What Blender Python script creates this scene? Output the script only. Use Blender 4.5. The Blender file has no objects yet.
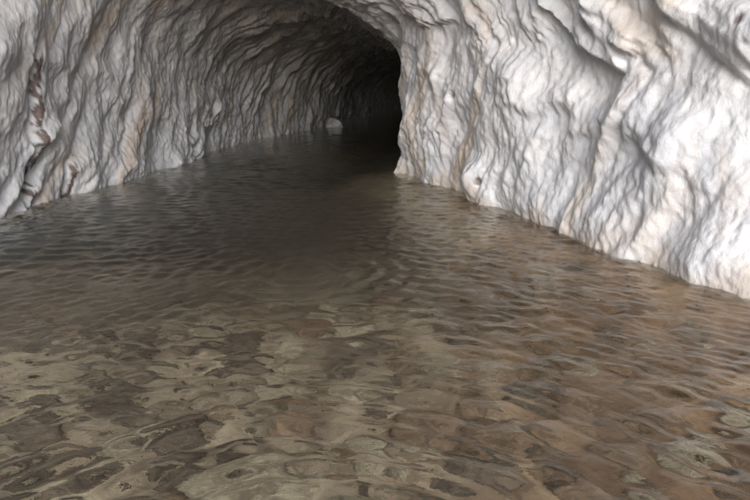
import bpy, math, random
import numpy as np
from mathutils import Vector

# ------------------------------------------------------------------ camera, sky, sun, exposure
sc = bpy.context.scene
R = math.radians
cam_d = bpy.data.cameras.new("camera")
cam = bpy.data.objects.new("camera", cam_d)
sc.collection.objects.link(cam)
sc.camera = cam
CAM_H = 1.0
PITCH = 14.4
cam.location = (0, 0, CAM_H)
cam.rotation_euler = (R(90 - PITCH), 0, 0)
cam_d.lens = 30
cam_d.sensor_width = 36
cam_d.clip_start = 0.05
cam_d.clip_end = 500

SUN_EL, SUN_AZ, SUN_ANGLE, SUN_STR = 25.0, -2.0, 52.0, 1.5   # az: how far the light heads to the right of +y
world = bpy.data.worlds.new("World")
sc.world = world
world.use_nodes = True
wn = world.node_tree
sky = wn.nodes.new("ShaderNodeTexSky")
sky.sky_type = 'NISHITA'
sky.sun_disc = False
sky.sun_elevation = R(SUN_EL)
sky.sun_rotation = R(180 + SUN_AZ)
wn.links.new(sky.outputs[0], wn.nodes["Background"].inputs[0])
wn.nodes["Background"].inputs[1].default_value = 0.05
sun_d = bpy.data.lights.new("sun", 'SUN')
sun_d.energy = SUN_STR
sun_d.angle = R(SUN_ANGLE)
sun_d.color = (1.0, 0.98, 0.965)
sun = bpy.data.objects.new("sun", sun_d)
sc.collection.objects.link(sun)
sun.location = (-1, -8, 4)
_d = Vector((math.sin(R(SUN_AZ)) * math.cos(R(SUN_EL)), math.cos(R(SUN_AZ)) * math.cos(R(SUN_EL)), -math.sin(R(SUN_EL))))
sun.rotation_euler = _d.to_track_quat('-Z', 'Y').to_euler()

vs = sc.view_settings
vs.view_transform = 'Standard'
vs.look = 'None'
vs.exposure = 2.1
vs.gamma = 1.0
vs.use_curve_mapping = False
cy = sc.cycles
cy.max_bounces = 10
cy.diffuse_bounces = 3
cy.glossy_bounces = 4
cy.transmission_bounces = 6
cy.caustics_refractive = True
cy.caustics_reflective = False
cy.blur_glossy = 1.0
cy.sample_clamp_indirect = 6.0
cy.use_denoising = True
cy.use_adaptive_sampling = False

rng = np.random.default_rng(7)
random.seed(7)

# ------------------------------------------------------------------ noise
_P = np.concatenate([np.random.default_rng(3).permutation(256)] * 2).astype(np.int32)
_G = np.random.default_rng(5).normal(size=(256, 3)).astype(np.float32)
_G /= np.linalg.norm(_G, axis=1, keepdims=True)


def perlin(x, y, z=0.0, seed=0):
    x, y, z = np.broadcast_arrays(np.asarray(x, np.float32), np.asarray(y, np.float32), np.asarray(z, np.float32))
    z = z + np.float32(seed * 17.37)
    xi, yi, zi = np.floor(x), np.floor(y), np.floor(z)
    xf, yf, zf = x - xi, y - yi, z - zi
    xi = xi.astype(np.int32) & 255
    yi = yi.astype(np.int32) & 255
    zi = zi.astype(np.int32) & 255
    fade = lambda t: t * t * t * (t * (t * 6 - 15) + 10)
    u, v, w = fade(xf), fade(yf), fade(zf)
    out = 0.0
    for dx in (0, 1):
        wx = u if dx else 1 - u
        a = _P[(xi + dx) & 255]
        for dy in (0, 1):
            wy = v if dy else 1 - v
            b = _P[(a + yi + dy) & 255]
            for dz in (0, 1):
                g = _G[_P[(b + zi + dz) & 255]]
                out = out + wx * wy * (w if dz else 1 - w) * (g[..., 0] * (xf - dx) + g[..., 1] * (yf - dy) + g[..., 2] * (zf - dz))
    return out * 1.5


def fbm(x, y, z=0.0, seed=0, octv=4, gain=0.5):
    s, a, f = 0.0, 1.0, 1.0
    for k in range(octv):
        s = s + a * perlin(x * f, y * f, z * f if np.ndim(z) else z, seed + k * 3)
        a *= gain
        f *= 2.03
    return s


def sstep(a, b, x):
    t = np.clip((x - a) / (b - a), 0, 1)
    return t * t * (3 - 2 * t)


def spline(xs, ys, x):
    """monotone-free Catmull-Rom through (xs, ys), evaluated at x"""
    xs, ys, x = np.asarray(xs, float), np.asarray(ys, float), np.asarray(x, float)
    m = np.gradient(ys, xs)
    i = np.clip(np.searchsorted(xs, x) - 1, 0, len(xs) - 2)
    h = xs[i + 1] - xs[i]
    t = np.clip((x - xs[i]) / h, 0, 1)
    return ((2 * t**3 - 3 * t**2 + 1) * ys[i] + (t**3 - 2 * t**2 + t) * h * m[i]
            + (-2 * t**3 + 3 * t**2) * ys[i + 1] + (t**3 - t**2) * h * m[i + 1])


# ------------------------------------------------------------------ objects
def link_mesh(name, verts, faces, mat, normals=None, attrs=None, smooth=True):
    me = bpy.data.meshes.new(name)
    verts = np.ascontiguousarray(verts, np.float32)
    faces = np.ascontiguousarray(faces, np.int32)
    nf, k = faces.shape
    me.vertices.add(len(verts))
    me.vertices.foreach_set("co", verts.ravel())
    me.loops.add(nf * k)
    me.loops.foreach_set("vertex_index", faces.ravel())
    me.polygons.add(nf)
    me.polygons.foreach_set("loop_start", np.arange(0, nf * k, k, dtype=np.int32))
    me.polygons.foreach_set("loop_total", np.full(nf, k, np.int32))
    me.update(calc_edges=True)
    me.polygons.foreach_set("use_smooth", np.full(nf, smooth))
    for an, av in (attrs or {}).items():
        at = me.attributes.new(an, 'FLOAT', 'POINT')
        at.data.foreach_set("value", np.ascontiguousarray(av, np.float32).ravel())
    if normals is not None:
        me.normals_split_custom_set_from_vertices(np.asarray(normals, np.float32))
    me.materials.append(mat)
    me.validate()
    ob = bpy.data.objects.new(name, me)
    sc.collection.objects.link(ob)
    return ob


def grid_faces(ni, nj, flip=False):
    i, j = np.meshgrid(np.arange(ni - 1), np.arange(nj - 1), indexing='ij')
    a = (i * nj + j).ravel()
    q = np.stack([a, a + 1, a + nj + 1, a + nj], 1)
    return q[:, ::-1] if flip else q


def grid_normals(P):
    di = np.gradient(P, axis=0)
    dj = np.gradient(P, axis=1)
    n = np.cross(di, dj)
    return n / np.maximum(np.linalg.norm(n, axis=2, keepdims=True), 1e-9)


# ------------------------------------------------------------------ materials
class NT:
    def __init__(self, name):
        self.mat = bpy.data.materials.new(name)
        self.mat.use_nodes = True
        self.t = self.mat.node_tree
        self.bsdf = self.t.nodes.get("Principled BSDF")
        self.out = self.t.nodes.get("Material Output")

    def n(self, typ, **kw):
        nd = self.t.nodes.new(typ)
        for k, v in kw.items():
            setattr(nd, k, v)
        return nd

    def l(self, a, b):
        self.t.links.new(a, b)

    def noise(self, vec, scale, detail=4, rough=0.55, dist=0.0):
        nd = self.n("ShaderNodeTexNoise")
        nd.inputs["Scale"].default_value = scale
        nd.inputs["Detail"].default_value = detail
        nd.inputs["Roughness"].default_value = rough
        nd.inputs["Distortion"].default_value = dist
        self.l(vec, nd.inputs["Vector"])
        return nd.outputs["Fac"]

    def mapr(self, val, a, b, c=0.0, d=1.0):
        nd = self.n("ShaderNodeMapRange", interpolation_type='SMOOTHSTEP')
        self.l(val, nd.inputs[0])
        for k, v in zip((1, 2, 3, 4), (a, b, c, d)):
            nd.inputs[k].default_value = v
        return nd.outputs[0]

    def math(self, op, a, b):
        nd = self.n("ShaderNodeMath", operation=op)
        for k, v in ((0, a), (1, b)):
            if isinstance(v, (int, float)):
                nd.inputs[k].default_value = v
            else:
                self.l(v, nd.inputs[k])
        return nd.outputs[0]

    def mix(self, fac, a, b):
        nd = self.n("ShaderNodeMix", data_type='RGBA')
        for idx, v in ((0, fac), (6, a), (7, b)):
            if isinstance(v, (int, float)):
                nd.inputs[idx].default_value = v
            elif isinstance(v, tuple):
                nd.inputs[idx].default_value = (*v, 1)
            else:
                self.l(v, nd.inputs[idx])
        return nd.outputs[2]

    def mapping(self, vec, scale):
        nd = self.n("ShaderNodeMapping")
        nd.inputs["Scale"].default_value = scale
        self.l(vec, nd.inputs["Vector"])
        return nd.outputs[0]

    def bump(self, h, strength, dist, normal=None):
        nd = self.n("ShaderNodeBump")
        nd.inputs["Strength"].default_value = strength
        nd.inputs["Distance"].default_value = dist
        self.l(h, nd.inputs["Height"])
        if normal is not None:
            self.l(normal, nd.inputs["Normal"])
        return nd.outputs[0]


def flowstone_material():
    m = NT("wet_flowstone")
    co = m.n("ShaderNodeTexCoord").outputs["Object"]
    streak = m.mapping(co, (1, 1, 0.28))
    base = m.mix(m.mapr(m.noise(co, 2.3, 6, 0.62), 0.34, 0.66), (0.505, 0.52, 0.56), (0.645, 0.65, 0.675))
    # fine chalky streaks running down
    fine_s = m.mapr(m.noise(m.mapping(co, (1, 1, 0.22)), 16, 6, 0.7, 0.4), 0.38, 0.66)
    base = m.mix(m.math('MULTIPLY', fine_s, 0.45), base, (0.43, 0.43, 0.46))
    # buff and rosy mineral staining in drips
    tan = m.mapr(m.noise(streak, 3.1, 7, 0.66, 0.6), 0.52, 0.72, 0, 0.5)
    base = m.mix(tan, base, (0.55, 0.47, 0.40))
    rose = m.mapr(m.noise(streak, 5.9, 6, 0.65, 0.8), 0.60, 0.74, 0, 0.4)
    base = m.mix(rose, base, (0.42, 0.30, 0.25))
    # blue-grey film and small dark spots
    grey = m.mapr(m.noise(co, 6.2, 6, 0.68, 1.0), 0.56, 0.70, 0, 0.55)
    base = m.mix(grey, base, (0.35, 0.355, 0.39))
    spot = m.mapr(m.noise(co, 11.0, 4, 0.6, 0.3), 0.71, 0.76, 0, 0.8)
    base = m.mix(spot, base, (0.12, 0.095, 0.08))
    at = m.n("ShaderNodeAttribute", attribute_name="buff").outputs["Fac"]
    base = m.mix(at, base, (0.52, 0.42, 0.33))
    at = m.n("ShaderNodeAttribute", attribute_name="rust").outputs["Fac"]
    rust = m.mix(m.mapr(m.noise(co, 30, 3), 0.35, 0.65), (0.032, 0.017, 0.013), (0.10, 0.048, 0.034))
    base = m.mix(at, base, rust)
    m.l(base, m.bsdf.inputs["Base Color"])
    m.l(m.mapr(m.noise(co, 3.0, 4), 0.3, 0.7, 0.34, 0.6), m.bsdf.inputs["Roughness"])
    m.bsdf.inputs["Specular IOR Level"].default_value = 0.45
    fl = m.noise(m.mapping(co, (1, 1, 0.4)), 14, 6, 0.6, 0.5)
    n1 = m.bump(fl, 0.4, 0.022)
    n2 = m.bump(m.noise(co, 48, 6, 0.7), 0.5, 0.011, n1)
    m.l(n2, m.bsdf.inputs["Normal"])
    return m.mat


def bed_material():
    m = NT("silty_gravel_bed")
    co = m.n("ShaderNodeTexCoord").outputs["Object"]
    base = m.mix(m.mapr(m.noise(co, 2.2, 5, 0.6, 0.8), 0.38, 0.62), (0.215, 0.175, 0.135), (0.42, 0.37, 0.285))
    base = m.mix(m.mapr(m.noise(co, 6.5, 6, 0.65, 1.4), 0.52, 0.62, 0, 0.6), base, (0.10, 0.08, 0.06))
    base = m.mix(m.mapr(m.noise(co, 28.0, 4, 0.6, 0.8), 0.48, 0.62, 0, 0.4), base, (0.14, 0.11, 0.085))
    at = m.n("ShaderNodeAttribute", attribute_name="silt").outputs["Fac"]
    base = m.mix(m.math('MULTIPLY', at, 0.88), base, (0.058, 0.05, 0.041))  # darker colour on the deep bed, standing in for light lost in water
    at = m.n("ShaderNodeAttribute", attribute_name="iron").outputs["Fac"]
    warm = m.n("ShaderNodeMix", data_type='RGBA', blend_type='MULTIPLY')
    m.l(at, warm.inputs[0])
    m.l(base, warm.inputs[6])
    warm.inputs[7].default_value = (0.80, 0.62, 0.50, 1)
    m.l(warm.outputs[2], m.bsdf.inputs["Base Color"])
    m.bsdf.inputs["Roughness"].default_value = 0.9
    m.l(m.bump(m.noise(co, 35, 5), 0.6, 0.02), m.bsdf.inputs["Normal"])
    return m.mat


def stone_material(name, c1, c2, c3, silt=0.8):
    m = NT(name)
    tc = m.n("ShaderNodeTexCoord")
    inf = m.n("ShaderNodeObjectInfo").outputs["Random"]
    ad = m.n("ShaderNodeVectorMath", operation='ADD')
    m.l(tc.outputs["Object"], ad.inputs[0])
    m.l(m.math('MULTIPLY', inf, 40.0), ad.inputs[1])
    co = ad.outputs[0]
    base = m.mix(m.mapr(m.noise(co, 6, 5, 0.6, 0.5), 0.36, 0.64), c1, c2)
    wc = m.n("ShaderNodeNewGeometry").outputs["Position"]
    base = m.mix(m.mapr(m.noise(co, 2.2, 5, 0.65, 0.8), 0.46, 0.60, 0, 0.8), base, c3)
    base = m.mix(m.mapr(m.noise(wc, 9, 5, 0.65, 1.4), 0.50, 0.62, 0, silt * 0.7), base, (0.17, 0.14, 0.10))
    base = m.mix(m.mapr(m.noise(wc, 26, 5, 0.65, 0.8), 0.46, 0.62, 0, 0.5), base, (0.11, 0.09, 0.075))
    m.l(base, m.bsdf.inputs["Base Color"])
    m.bsdf.inputs["Roughness"].default_value = 0.85
    m.l(m.bump(m.noise(co, 45, 4), 0.5, 0.01), m.bsdf.inputs["Normal"])
    return m.mat


def water_material():
    m = NT("rippled_clear_water")
    m.t.nodes.remove(m.bsdf)
    co = m.n("ShaderNodeTexCoord").outputs["Object"]
    g = m.n("ShaderNodeBsdfGlass")
    g.inputs["Color"].default_value = (0.93, 0.915, 0.865, 1)
    g.inputs["IOR"].default_value = 1.333
    g.inputs["Roughness"].default_value = 0.0
    h = m.noise(m.mapping(co, (1, 1.7, 1)), 22, 3, 0.5, 0.6)
    m.l(m.bump(h, 0.35, 0.006), g.inputs["Normal"])
    m.l(g.outputs[0], m.out.inputs["Surface"])
    return m.mat


M_ROCK = flowstone_material()
M_BED = bed_material()
M_WATER = water_material()

# ------------------------------------------------------------------ cave shell
#        s    Lx     Ly     Rx     Ry    H     n     spring left / right
CTRL = [(0, -4.10, -2.2, 3.60, -2.2, 6.50, 2.3, 0.9, 1.3),  # unseen near end: open mouth and high roof added to let light in
        (1, -3.40, 0.8, 2.75, 0.4, 6.00, 2.3, 0.8, 1.3),  # roof out of view, raised so light reaches the upper walls
        (2, -3.10, 3.4, 2.36, 2.2, 4.60, 2.3, 1.3, 1.2),
        (3, -3.00, 5.4, 1.84, 3.4, 3.20, 2.3, 1.25, 1.1),
        (4, -2.85, 7.6, 1.12, 5.4, 2.50, 2.25, 1.1, 1.1),
        (5, -2.72, 10.2, 0.34, 7.9, 2.25, 2.1, 0.8, 1.1),
        (6, -2.35, 13.4, 0.75, 9.4, 2.15, 2.1, 0.6, 0.9),
        (7, -1.45, 18.0, 1.70, 12.5, 2.10, 2.0, 0.6, 0.8),
        (8, -0.60, 25.0, 2.60, 19.0, 2.00, 2.0, 0.6, 0.8),
        (9, 1.40, 34.0, 4.60, 29.0, 1.90, 2.0, 0.5, 0.7),
        (10, 4.50, 42.0, 7.50, 39.0, 1.60, 2.0, 0.5, 0.6)]
CT = np.array(CTRL, float)
# sampling along the passage: dense where the walls stand close
fine = np.linspace(0, 10, 6000)
lx, ly = spline(CT[:, 0], CT[:, 1], fine), spline(CT[:, 0], CT[:, 2], fine)
rx, ry = spline(CT[:, 0], CT[:, 3], fine), spline(CT[:, 0], CT[:, 4], fine)
step = np.maximum(np.hypot(np.gradient(lx), np.gradient(ly)), np.hypot(np.gradient(rx), np.gradient(ry)))
spac = np.where(ry < 1.2, 0.05, np.maximum(0.011, 0.0030 * ry))
spac = np.where(fine > 7.5, 0.08, spac)
cum = np.cumsum(step / spac)
cum -= cum[0]
NS = int(cum[-1])
S = np.interp(np.linspace(0, cum[-1], NS), cum, fine)
col = lambda k: spline(CT[:, 0], CT[:, k], S)[:, None]
LX, LY, RX, RY, H, NN, ZL, ZR = (col(k) for k in range(1, 9))
# sampling round the profile: v in [0,1], left foot -> crown -> right foot
NWALL, NARC = 150, 330
ZB = -0.95
w1 = np.linspace(0, 1, NWALL, endpoint=False)
ph = np.linspace(0, math.pi, NARC)
px, pz = [], []
hw_l = None
# left foot
zl = ZB + (ZL - ZB) * w1[None, :]
fx_l = 0.5 + 0 * zl
# fraction across the passage: 0 at the left wall line, 1 at the right wall line
lean_l = 0.035 * np.clip(zl, 0, None) ** 1.5 - 0.05 * np.clip(-zl, 0, None)
# arch
ce, se = np.cos(ph)[None, :], np.sin(ph)[None, :]
e = 2.0 / NN
ca = np.sign(ce) * np.abs(ce) ** e
zsp = ZL + (ZR - ZL) * (ph / math.pi)[None, :]
za = zsp + (H - zsp) * np.abs(se) ** e
top_l = 0.035 * ZL ** 1.5
top_r = 1 + 0.01 * ZR
fa = top_l + (top_r - top_l) * (0.5 - 0.5 * ca)
# right foot
w2 = np.linspace(0, 1, NWALL + 1)[1:]
zr = ZR + (ZB - ZR) * w2[None, :]
fr = 1 + 0.01 * zr + 0.0 * zr
fr = np.where(zr < 0, 1 - 0.02 * zr, fr)
F = np.concatenate([lean_l, fa, fr], 1)
Z = np.concatenate([zl, za, zr], 1)
X = LX + (RX - LX) * F
Y = LY + (RY - LY) * F
P = np.stack([X, Y, Z], 2)
N0 = grid_normals(P)
# make the normals point into the passage
mid = np.stack([(LX + RX) / 2 + 0 * Z, (LY + RY) / 2 + 0 * Z, 0 * Z + 0.9], 2)
if np.mean(np.sum(N0 * (mid - P), 2)) < 0:
    N0 = -N0
NV = P.shape[1]
x, y, z = X, Y, Z
side = sstep(0.35, 0.65, F)                      # 0 left, 1 right
al = np.concatenate([[0], np.cumsum(np.hypot(np.diff(((LX + RX) / 2)[:, 0]), np.diff(((LY + RY) / 2)[:, 0])))])[:, None]
arc = np.concatenate([np.zeros((NS, 1)), np.cumsum(np.linalg.norm(np.diff(P, axis=1), axis=2), 1)], 1)
ul = np.concatenate([[0], np.cumsum(np.hypot(np.diff(LX[:, 0]), np.diff(LY[:, 0])))])[:, None]
ur = np.concatenate([[0], np.cumsum(np.hypot(np.diff(RX[:, 0]), np.diff(RY[:, 0])))])[:, None]
U = ul + (ur - ul) * np.clip(F, 0, 1)            # length along the wall, near enough

# swells of the rock
D = (0.10 + 0.06 * side) * fbm(x * 0.62, y * 0.62, z * 0.8, 1, 3) * sstep(-1, 3, y)
# draped flowstone: long folds that wander, rounded with sharp valleys between
warp = 0.26 * perlin(U * 0.9, arc * 0.6, 0, 21) + 0.05 * perlin(U * 2.6, arc * 1.7, 0, 22)
zlip = np.interp(RY, (0.5, 2.4, 3.3, 4.2, 5.4, 6.2, 7.6), (1.25, 1.08, 1.0, 1.14, 1.30, 1.55, 1.9))
flare = np.clip(0.55 - z, 0, None) ** 2
slant = (-0.75 * z + 0.55 * flare) * (1 - side) + side * (0.33 * np.minimum(z - zlip, 0) - 1.1 * np.clip(z - zlip, 0, 0.9))
uu = U + warp + slant + 0.35 * perlin(U * 0.35, arc * 0.25, 0, 24)
sab = lambda n, k: np.sqrt(n * n + k * k) - k
big = sab(perlin(uu * (1.7 - 0.35 * side), arc * 0.45 + 5, 0, 31), 0.04)
med = sab(perlin(uu * 3.3 + 0.5 * perlin(U * 2.0, arc * 2.4, 0, 35), arc * 0.55 + 9, 0, 32), 0.03)
sml = sab(perlin(uu * 7.6 + 0.35 * perlin(U * 5.0, arc * 4.0, 0, 36), arc * 1.9, 0, 33), 0.03)
tiny = sab(perlin(uu * 17.0 + 0.4 * perlin(U * 9.0, arc * 9.5, 0, 37), arc * 5.0, 0, 34), 0.04)
amp = 0.30 + 0.85 * sstep(-0.5, 0.55, fbm(U * 0.55, arc * 0.7, 0, 41, 2))
amp2 = 0.25 + 1.1 * sstep(-0.45, 0.5, fbm(U * 0.9 + 7, arc * 1.1, 0, 43, 3))
amp2 = amp2 * (1 - 0.75 * (1 - side) * sstep(0.45, 1.1, z) * (1 - sstep(8, 11, y)))
amp3 = amp2 * (1 - 0.55 * side * (1 - sstep(3.6, 5.2, RY))) * (1 - 0.6 * (1 - side) * (1 - sstep(7.5, 10, y)))
D += amp * (0.13 - 0.01 * side) * big + amp2 * (0.35 + 1.1 * sstep(-0.25, 0.35, fbm(U * 1.5 + 3, arc * 0.9, 0, 45, 2))) * (0.078 + 0.006 * side) * med + amp3 * ((0.014 + 0.014 * side) * sml + (0.007 + 0.006 * side) * tiny) - 0.04
# scalloped crust over the folds
D += 0.040 * fbm(x * 3.2, y * 3.2, z * 2.4, 51, 4)
D += 0.014 * amp3 * sab(fbm(x * 10, y * 10, z * 6.5, 53, 2), 0.05)
D += 0.007 * fbm(x * 22, y * 22, z * 16, 55, 2)

rightw = sstep(0.72, 0.9, F)
leftw = 1 - sstep(0.1, 0.28, F)
# overhanging lips that slope across the right wall


def lip(pts, depth, thick, sharp, seed):
    global D
    ys, zs = zip(*pts)
    line = np.interp(RY[:, 0], ys, zs)[:, None] + 0.20 * fbm(uu * 2.2, 0 * z, 0.3, seed, 4)
    q = z - line
    inr = sstep(ys[0], ys[0] + 0.5, RY) * (1 - sstep(ys[-1] - 0.6, ys[-1], RY))
    inr = inr * sstep(-0.3, 0.1, fbm(uu * 1.4, z * 0.8, 0.6, seed + 9, 2))
    D += depth * inr * rightw * sstep(0, sharp, q) * (1 - 0.9 * sstep(thick * 0.4, thick, q))


lip([(0.5, 1.35), (2.4, 1.12), (3.3, 0.98), (4.2, 1.16), (5.4, 1.30), (6.2, 1.55), (7.6, 1.9)], 0.08, 0.50, 0.09, 61)
lip([(2.2, 0.95), (3.0, 1.02), (3.6, 1.13), (4.2, 1.54), (4.9, 1.9)], 0.09, 0.45, 0.07, 62)
lip([(3.6, 1.12), (4.6, 1.3), (5.0, 1.5), (5.6, 1.85)], 0.10, 0.4, 0.07, 64)
lip([(3.2, 0.45), (4.0, 0.62), (4.9, 0.80), (5.6, 1.0)], 0.05, 0.4, 0.10, 63)
# bulbous feet of the right wall at the water
for (fy, fz, ry_, rz_, dd) in ((5.75, 0.12, 0.34, 0.30, 0.22), (4.65, 0.0, 0.5, 0.26, 0.12), (3.85, 0.08, 0.5, 0.40, 0.15),
                               (3.2, 0.02, 0.34, 0.34, 0.13), (2.6, 0.05, 0.4, 0.3, 0.06), (6.9, 0.1, 0.3, 0.35, 0.10)):
    D += dd * rightw * np.exp(-((RY - fy) / ry_) ** 2 - ((z - fz) / rz_) ** 2)
# feet of the left wall
for (fy, fz, ry_, rz_, dd) in ((6.3, 0.05, 0.3, 0.35, 0.10), (7.4, 0.05, 0.5, 0.28, 0.10), (8.6, 0.05, 0.5, 0.25, 0.12), (9.6, 0.1, 0.2, 0.3, 0.10)):
    D += dd * leftw * np.exp(-((LY - fy) / ry_) ** 2 - ((z - fz) / rz_) ** 2)
# rusty clefts in the left wall
rust = np.zeros_like(D)
for (cy0, sl, wd, dp, z0, z1) in ((5.35, 0.10, 0.042, 0.09, -0.5, 1.45), (5.95, 0.28, 0.042, 0.08, -0.5, 0.50)):
    c = cy0 + sl * z + 0.09 * fbm(z * 2.2, 0 * z + cy0, 0.2, 71, 3)
    q = np.abs(LY - c) / wd
    g = np.exp(-q * q) * leftw * (1 - sstep(z1 - 0.3, z1, z))
    D -= dp * g
    nz = fbm(x * 9, y * 9, z * 7, 75, 3)
    q = np.abs(LY - c - 0.07) / (wd * 1.15)
    g = np.exp(-q * q) * leftw * (1 - sstep(z1 - 0.3, z1, z))
    nz2 = fbm(x * 24, y * 24, z * 15, 76, 3)
    rust = np.maximum(rust, sstep(0.55, 0.85, g + 0.25 * nz + 0.6 * nz2) * sstep(0.05, 0.4, g) * 0.9)
# small rusty pockets
for (sd, py_, pz_, r_) in ((1, 5.62, 0.20, 0.032), (1, 5.78, 0.30, 0.022), 
                           (0, 8.3, 0.55, 0.10), (0, 7.2, 0.75, 0.07), (1, 2.95, 1.02, 0.022), (1, 3.1, 1.0, 0.022), (1, 2.85, 1.08, 0.025),
                           (1, 3.15, 1.19, 0.022), (1, 3.35, 1.34, 0.025), (1, 3.0, 1.12, 0.018), (1, 2.7, 1.10, 0.03), (1, 6.6, 0.55, 0.02), (1, 6.3, 0.95, 0.03)):
    WY = RY if sd else LY
    g = np.exp(-(((WY - py_) / r_) ** 2 + ((z - pz_) / (r_ * 1.2)) ** 2)) * (rightw if sd else leftw)
    D -= 0.035 * g
    g = g * (1 + 0.9 * fbm(x * 26, y * 26, z * 26, 78, 2))
    rust = np.maximum(rust, sstep(0.2, 0.6, g) * (0.8 if r_ < 0.05 else 0.35))
# buff film left by the flood line and seeps on the right wall
buff = rightw * (1 - sstep(0.0, 0.14, z + 0.22 * fbm(x * 2.1, y * 2.1, z, 81, 4))) * 0.5
buff = np.maximum(buff, rightw * 0.7 * sstep(-0.1, 0.6, fbm(uu * 1.5, arc * 0.6, 0, 83, 4)) * sstep(2, 3.4, RY))
buff = np.maximum(buff, leftw * 0.5 * sstep(0.22, 0.6, fbm(uu * 1.9, arc * 0.9, 0, 84, 4)))
P = P + N0 * D[..., None]
PN = grid_normals(P)
if np.mean(np.sum(PN * N0, 2)) < 0:
    PN = -PN


def rock_piece(name, j0, j1):
    Q, q = P[:, j0:j1], PN[:, j0:j1]
    fc = grid_faces(Q.shape[0], Q.shape[1])
    a, b, c = (Q.reshape(-1, 3)[fc[:, k]] for k in (0, 1, 2))
    fn = np.cross(b - a, c - a)
    if np.mean(np.sum(fn * q.reshape(-1, 3)[fc[:, 0]], 1)) < 0:
        fc = fc[:, ::-1]
    ob = link_mesh(name, Q.reshape(-1, 3), fc, M_ROCK, q.reshape(-1, 3),
                   {"rust": rust[:, j0:j1], "buff": buff[:, j0:j1]})
    ob["kind"] = "structure"
    return ob


JA, JB = NWALL + int(NARC * 0.30), NWALL + int(NARC * 0.66)
o = rock_piece("cave_wall_left", 0, JA + 1)
o["label"] = "grey fluted flowstone wall with rust-brown clefts down to the dark water"
o = rock_piece("cave_ceiling", JA, JB + 1)
o["label"] = "arched grey rock roof over the dark end of the passage"
o = rock_piece("cave_wall_right", JB, NV)
o["label"] = "bright white flowstone wall with rounded lips and buff stains"
# rock that closes the far end of the passage
ring = P[-1]
cen = ring.mean(0)
vv = np.concatenate([ring, cen[None] + np.array([[0.8, 0.3, 0]])])
ff = np.stack([np.arange(NV - 1), np.arange(1, NV), np.full(NV - 1, NV)], 1)
o = link_mesh("cave_end_wall", vv, ff, M_ROCK, attrs={"rust": np.zeros(NV + 1), "buff": np.zeros(NV + 1)})
o["kind"] = "structure"

# ------------------------------------------------------------------ bed of the pool
def sheet(xs, ys):
    return np.meshgrid(xs, ys, indexing='ij')


def bed_height(x, y):
    rl = np.interp(y, RY[:, 0], RX[:, 0])        # right wall line
    shelf = sstep(-1.3, 0.1, x - rl) * sstep(0.5, 2.0, y)
    b = -0.44 - 1.0 * sstep(1.9, 6.5, y + 0.25 * x) * (1 - 0.8 * shelf) - 0.2 * sstep(0.2, 1.6, -x) + 0.32 * shelf
    b = b + 0.16 * sstep(-0.45, 0.1, x - rl) * sstep(1.0, 2.0, y) * (1 - sstep(4, 5.5, y))
    b = b + 0.07 * fbm(x * 0.9, y * 0.9, 0.5, 101, 3) + 0.020 * fbm(x * 4.5, y * 4.5, 0.5, 103, 3)
    return b


ys = np.concatenate([np.linspace(-14, 0.6, 30), np.linspace(0.65, 5.5, 300), np.linspace(5.6, 45, 130)])
xs = np.concatenate([np.linspace(-9, -3.4, 20), np.linspace(-3.36, 3.3, 320), np.linspace(3.4, 13, 40)])
bx_, by_ = sheet(xs, ys)
bz_ = bed_height(bx_, by_)
fc = grid_faces(len(xs), len(ys), True)
iron = sstep(-0.4, 0.9, bx_ - 0.1 * by_ + 0.5 * fbm(bx_ * 1.1, by_ * 1.1, 0.2, 107, 3))
o = link_mesh("pool_bed", np.stack([bx_, by_, bz_], 2).reshape(-1, 3), fc, M_BED, attrs={"iron": iron, "silt": 1 - sstep(-1.35, -0.42, bz_ + 0.2 * fbm(bx_ * 2, by_ * 2, 0.4, 109, 3))})  # silt mask grows with depth, painting the bed darker as absorbing water would
o["kind"] = "structure"
o["label"] = "brown silt and gravel bed seen through the clear shallow water"

# ------------------------------------------------------------------ stones lying on the bed
STONES = {
    "pale": stone_material("pale_limestone", (0.24, 0.215, 0.165), (0.42, 0.385, 0.30), (0.14, 0.11, 0.08)),
    "dark": stone_material("dark_stone", (0.034, 0.028, 0.022), (0.08, 0.064, 0.05), (0.17, 0.135, 0.10), 0.3),
    "ochre": stone_material("ochre_stone", (0.155, 0.11, 0.075), (0.26, 0.185, 0.125), (0.085, 0.06, 0.045), 0.5),
}
import bmesh


def stone_mesh(seed, flat, kind):
    bm = bmesh.new()
    bmesh.ops.create_icosphere(bm, subdivisions=4, radius=1.0)
    v = np.array([q.co[:] for q in bm.verts], np.float32)
    # cut by a few random planes for faces, then roughen
    r = np.random.default_rng(seed)
    for k in range(9):
        nrm = r.normal(size=3)
        nrm /= np.linalg.norm(nrm)
        dcut = r.uniform(0.62, 0.88)
        over = np.clip(v @ nrm - dcut, 0, None)
        v = v - 0.85 * over[:, None] * nrm
    d = 0.20 * fbm(v[:, 0] * 1.2, v[:, 1] * 1.2, v[:, 2] * 1.2, seed, 3) + 0.03 * fbm(v[:, 0] * 5, v[:, 1] * 5, v[:, 2] * 5, seed + 4, 2)
    v = v * (1 + d)[:, None]
    v[:, 2] *= flat
    for q, c in zip(bm.verts, v):
        q.co = c
    for f in bm.faces:
        f.smooth = True
    me = bpy.data.meshes.new("stone")
    bm.to_mesh(me)
    bm.free()
    me.materials.append(STONES[kind])
    return me


MESHES = {k: [stone_mesh(200 + 20 * i + j, fl, k) for j, fl in enumerate((0.34, 0.42, 0.5, 0.6))] for i, k in enumerate(STONES)}
LABELS = {
    "pale": "pale buff-grey stone lying under the clear shallow water",
    "dark": "dark brown stone lying under the clear shallow water",
    "ochre": "ochre brown stone lying under the clear shallow water",
}
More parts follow.
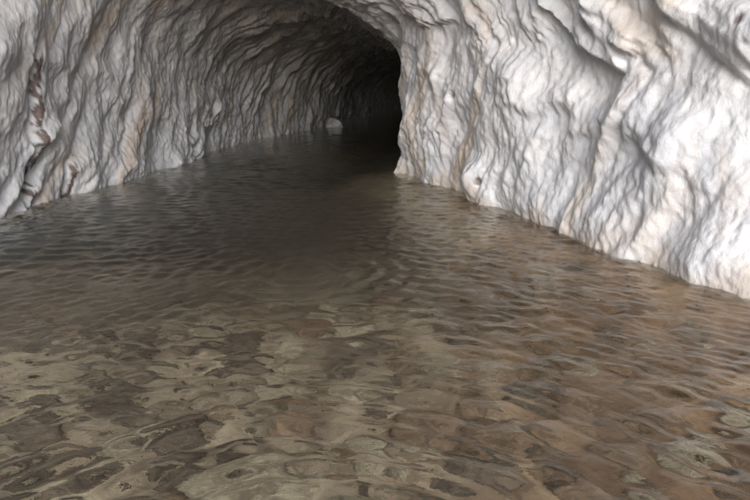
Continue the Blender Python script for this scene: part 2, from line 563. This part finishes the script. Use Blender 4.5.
# hand-placed stones first: (x, y, half length, half width, turn, tone, mesh, own label)
placed = [
    (-0.36, 1.78, 0.23, 0.17, 10, "pale", 0, "broad pale slab of rock, largest of the stones under the water"),
    (-0.10, 1.50, 0.15, 0.11, 70, "pale", 1, None),
    (0.36, 1.82, 0.15, 0.09, -10, "dark", 2, None),
    (0.16, 1.52, 0.16, 0.10, 5, "dark", 1, None),
    (-1.02, 1.85, 0.15, 0.10, 30, "dark", 0, None),
    (-0.95, 2.25, 0.17, 0.09, -15, "dark", 2, None),
    (-0.72, 2.05, 0.13, 0.10, 50, "dark", 3, None),
    (-1.15, 1.62, 0.17, 0.11, 20, "dark", 1, None),
    (-1.30, 2.15, 0.16, 0.10, -20, "dark", 3, None),
    (-0.78, 1.55, 0.13, 0.09, 10, "dark", 2, None),
    (0.45, 3.0, 0.10, 0.07, 0, "dark", 3, None),
]
taken = [(p[0], p[1], max(p[2], p[3])) for p in placed]
tr = random.Random(11)
tries = 0
while len(placed) < 290 and tries < 6000:
    tries += 1
    yy = 1.25 + 3.3 * tr.random() ** 1.7
    xx = tr.uniform(-0.68, 0.68) * (yy + 0.35)
    rl = float(np.interp(yy, RY[:, 0], RX[:, 0]))
    if xx > rl - 0.3 or xx < -2.6 or bed_height(np.array([xx]), np.array([yy]))[0] < -0.85:
        continue
    rr = tr.choice((0.035, 0.045, 0.055, 0.07, 0.09, 0.11, 0.14))
    if any((xx - a) ** 2 + (yy - b) ** 2 < (0.80 * (rr + c)) ** 2 for a, b, c in taken):
        continue
    if xx > 0.4:
        tone = tr.choice(("ochre", "ochre", "ochre", "pale", "dark"))
    elif xx < -0.65:
        tone = tr.choice(("dark", "dark", "dark", "pale", "ochre"))
    else:
        tone = tr.choice(("pale", "pale", "dark", "ochre"))
    placed.append((xx, yy, rr, rr * tr.uniform(0.6, 0.95), tr.uniform(0, 360), tone, tr.randrange(4), None))
    taken.append((xx, yy, rr))
for (xx, yy, ra, rb, rot, tone, k, lab) in placed:
    ob = bpy.data.objects.new("submerged_stone", MESHES[tone][k])
    sc.collection.objects.link(ob)
    ob.location = (xx, yy, float(bed_height(np.array([xx]), np.array([yy]))[0]) + 0.02)
    ob.scale = (ra, rb, (ra + rb) * 0.5)
    ob.rotation_euler = (tr.uniform(-0.12, 0.12), tr.uniform(-0.12, 0.12), R(rot))
    ob["label"] = lab or LABELS[tone]
    ob["category"] = "stone"
    ob["group"] = "stones under the water" if lab else tone + " stones under the water"
# a pale block at the foot of the far left wall
ob = bpy.data.objects.new("rock_block", stone_mesh(333, 0.9, "pale"))
sc.collection.objects.link(ob)
ob.data.materials[0] = M_ROCK
ob.location = (-1.1, 17.6, 0.06)
ob.scale = (0.24, 0.22, 0.26)
ob["label"] = "pale loose rock standing out of the water deep in the dark passage"
ob["category"] = "rock"

# ------------------------------------------------------------------ water
ysw = np.concatenate([np.linspace(-14, 0.7, 30), 0.75 * np.exp(np.linspace(0, math.log(44 / 0.75), 820))])
tx = np.linspace(-1, 1, 620)


def waves(x, y):
    h = 0.0
    # rings spreading from where drops and wading feet disturbed the pool
    for (cx, cy_, lam, a, rmax, p) in ((-0.42, 3.4, 0.13, 0.0046, 0.95, 0.3), (-1.3, 3.9, 0.09, 0.0022, 0.6, 2.0),
                                       (-0.15, 0.9, 0.105, 0.0040, 1.6, 1.0), (0.55, 4.2, 0.09, 0.0016, 0.8, 0.7),
                                       (1.25, 3.6, 0.06, 0.0011, 0.6, 0.4)):
        r = np.hypot(x - cx, y - cy_) + 0.05 * perlin(x * 2.1, y * 2.1, 0.4, 131)
        h = h + a * np.sin(2 * math.pi * r / lam + p) * np.exp(-(r / rmax) ** 2)
    # crossing trains of ripples, each bent and patchy
    for k, (ang, lam, a) in enumerate(((92, 0.21, 0.0036), (76, 0.14, 0.0024), (112, 0.16, 0.0022), (60, 0.10, 0.0017), (130, 0.085, 0.0014), (20, 0.16, 0.0022), (165, 0.11, 0.0013), (98, 0.065, 0.0005), (84, 0.055, 0.0003))):
        c, s_ = math.cos(R(ang)), math.sin(R(ang))
        ph_ = 2 * math.pi * (x * c + y * s_) / lam + 5.0 * perlin(x * 1.3, y * 1.3, 0.2, 140 + k)
        patch = 0.35 + 0.9 * sstep(-0.3, 0.5, perlin(x * 0.8, y * 0.8, 0.7, 150 + k))
        h = h + a * patch * np.sin(ph_)
    # slanting ripples over the shallow shelf
    m = sstep(0.0, 0.7, x) * (1 - sstep(3.0, 4.0, y))
    c, s_ = math.cos(R(48)), math.sin(R(48))
    h = h + 0.0017 * m * np.sin(2 * math.pi * (x * c + y * s_) / 0.068 + 5.5 * perlin(x * 2, y * 2, 0.1, 160))
    h = h + 0.0055 * fbm(x * 4.5, y * 6.0, 0.3, 170, 4)
    return h


half = np.interp(ysw, [1.5, 4.0], [5.0, 3.9])[None, :]
wx_ = tx[:, None] * half + np.interp(ysw, [0, 12, 26, 44], [0, 0, 0.8, 6])[None, :]
wy_ = np.broadcast_to(ysw[None, :], wx_.shape)
fade = 1 - 0.5 * sstep(8, 16, wy_)
wz_ = waves(wx_, wy_) * fade
o = link_mesh("water", np.stack([wx_, wy_, wz_], 2).reshape(-1, 3), grid_faces(len(tx), len(ysw), True), M_WATER)
o["kind"] = "structure"
o["label"] = "clear rippled water filling the cave passage from wall to wall"
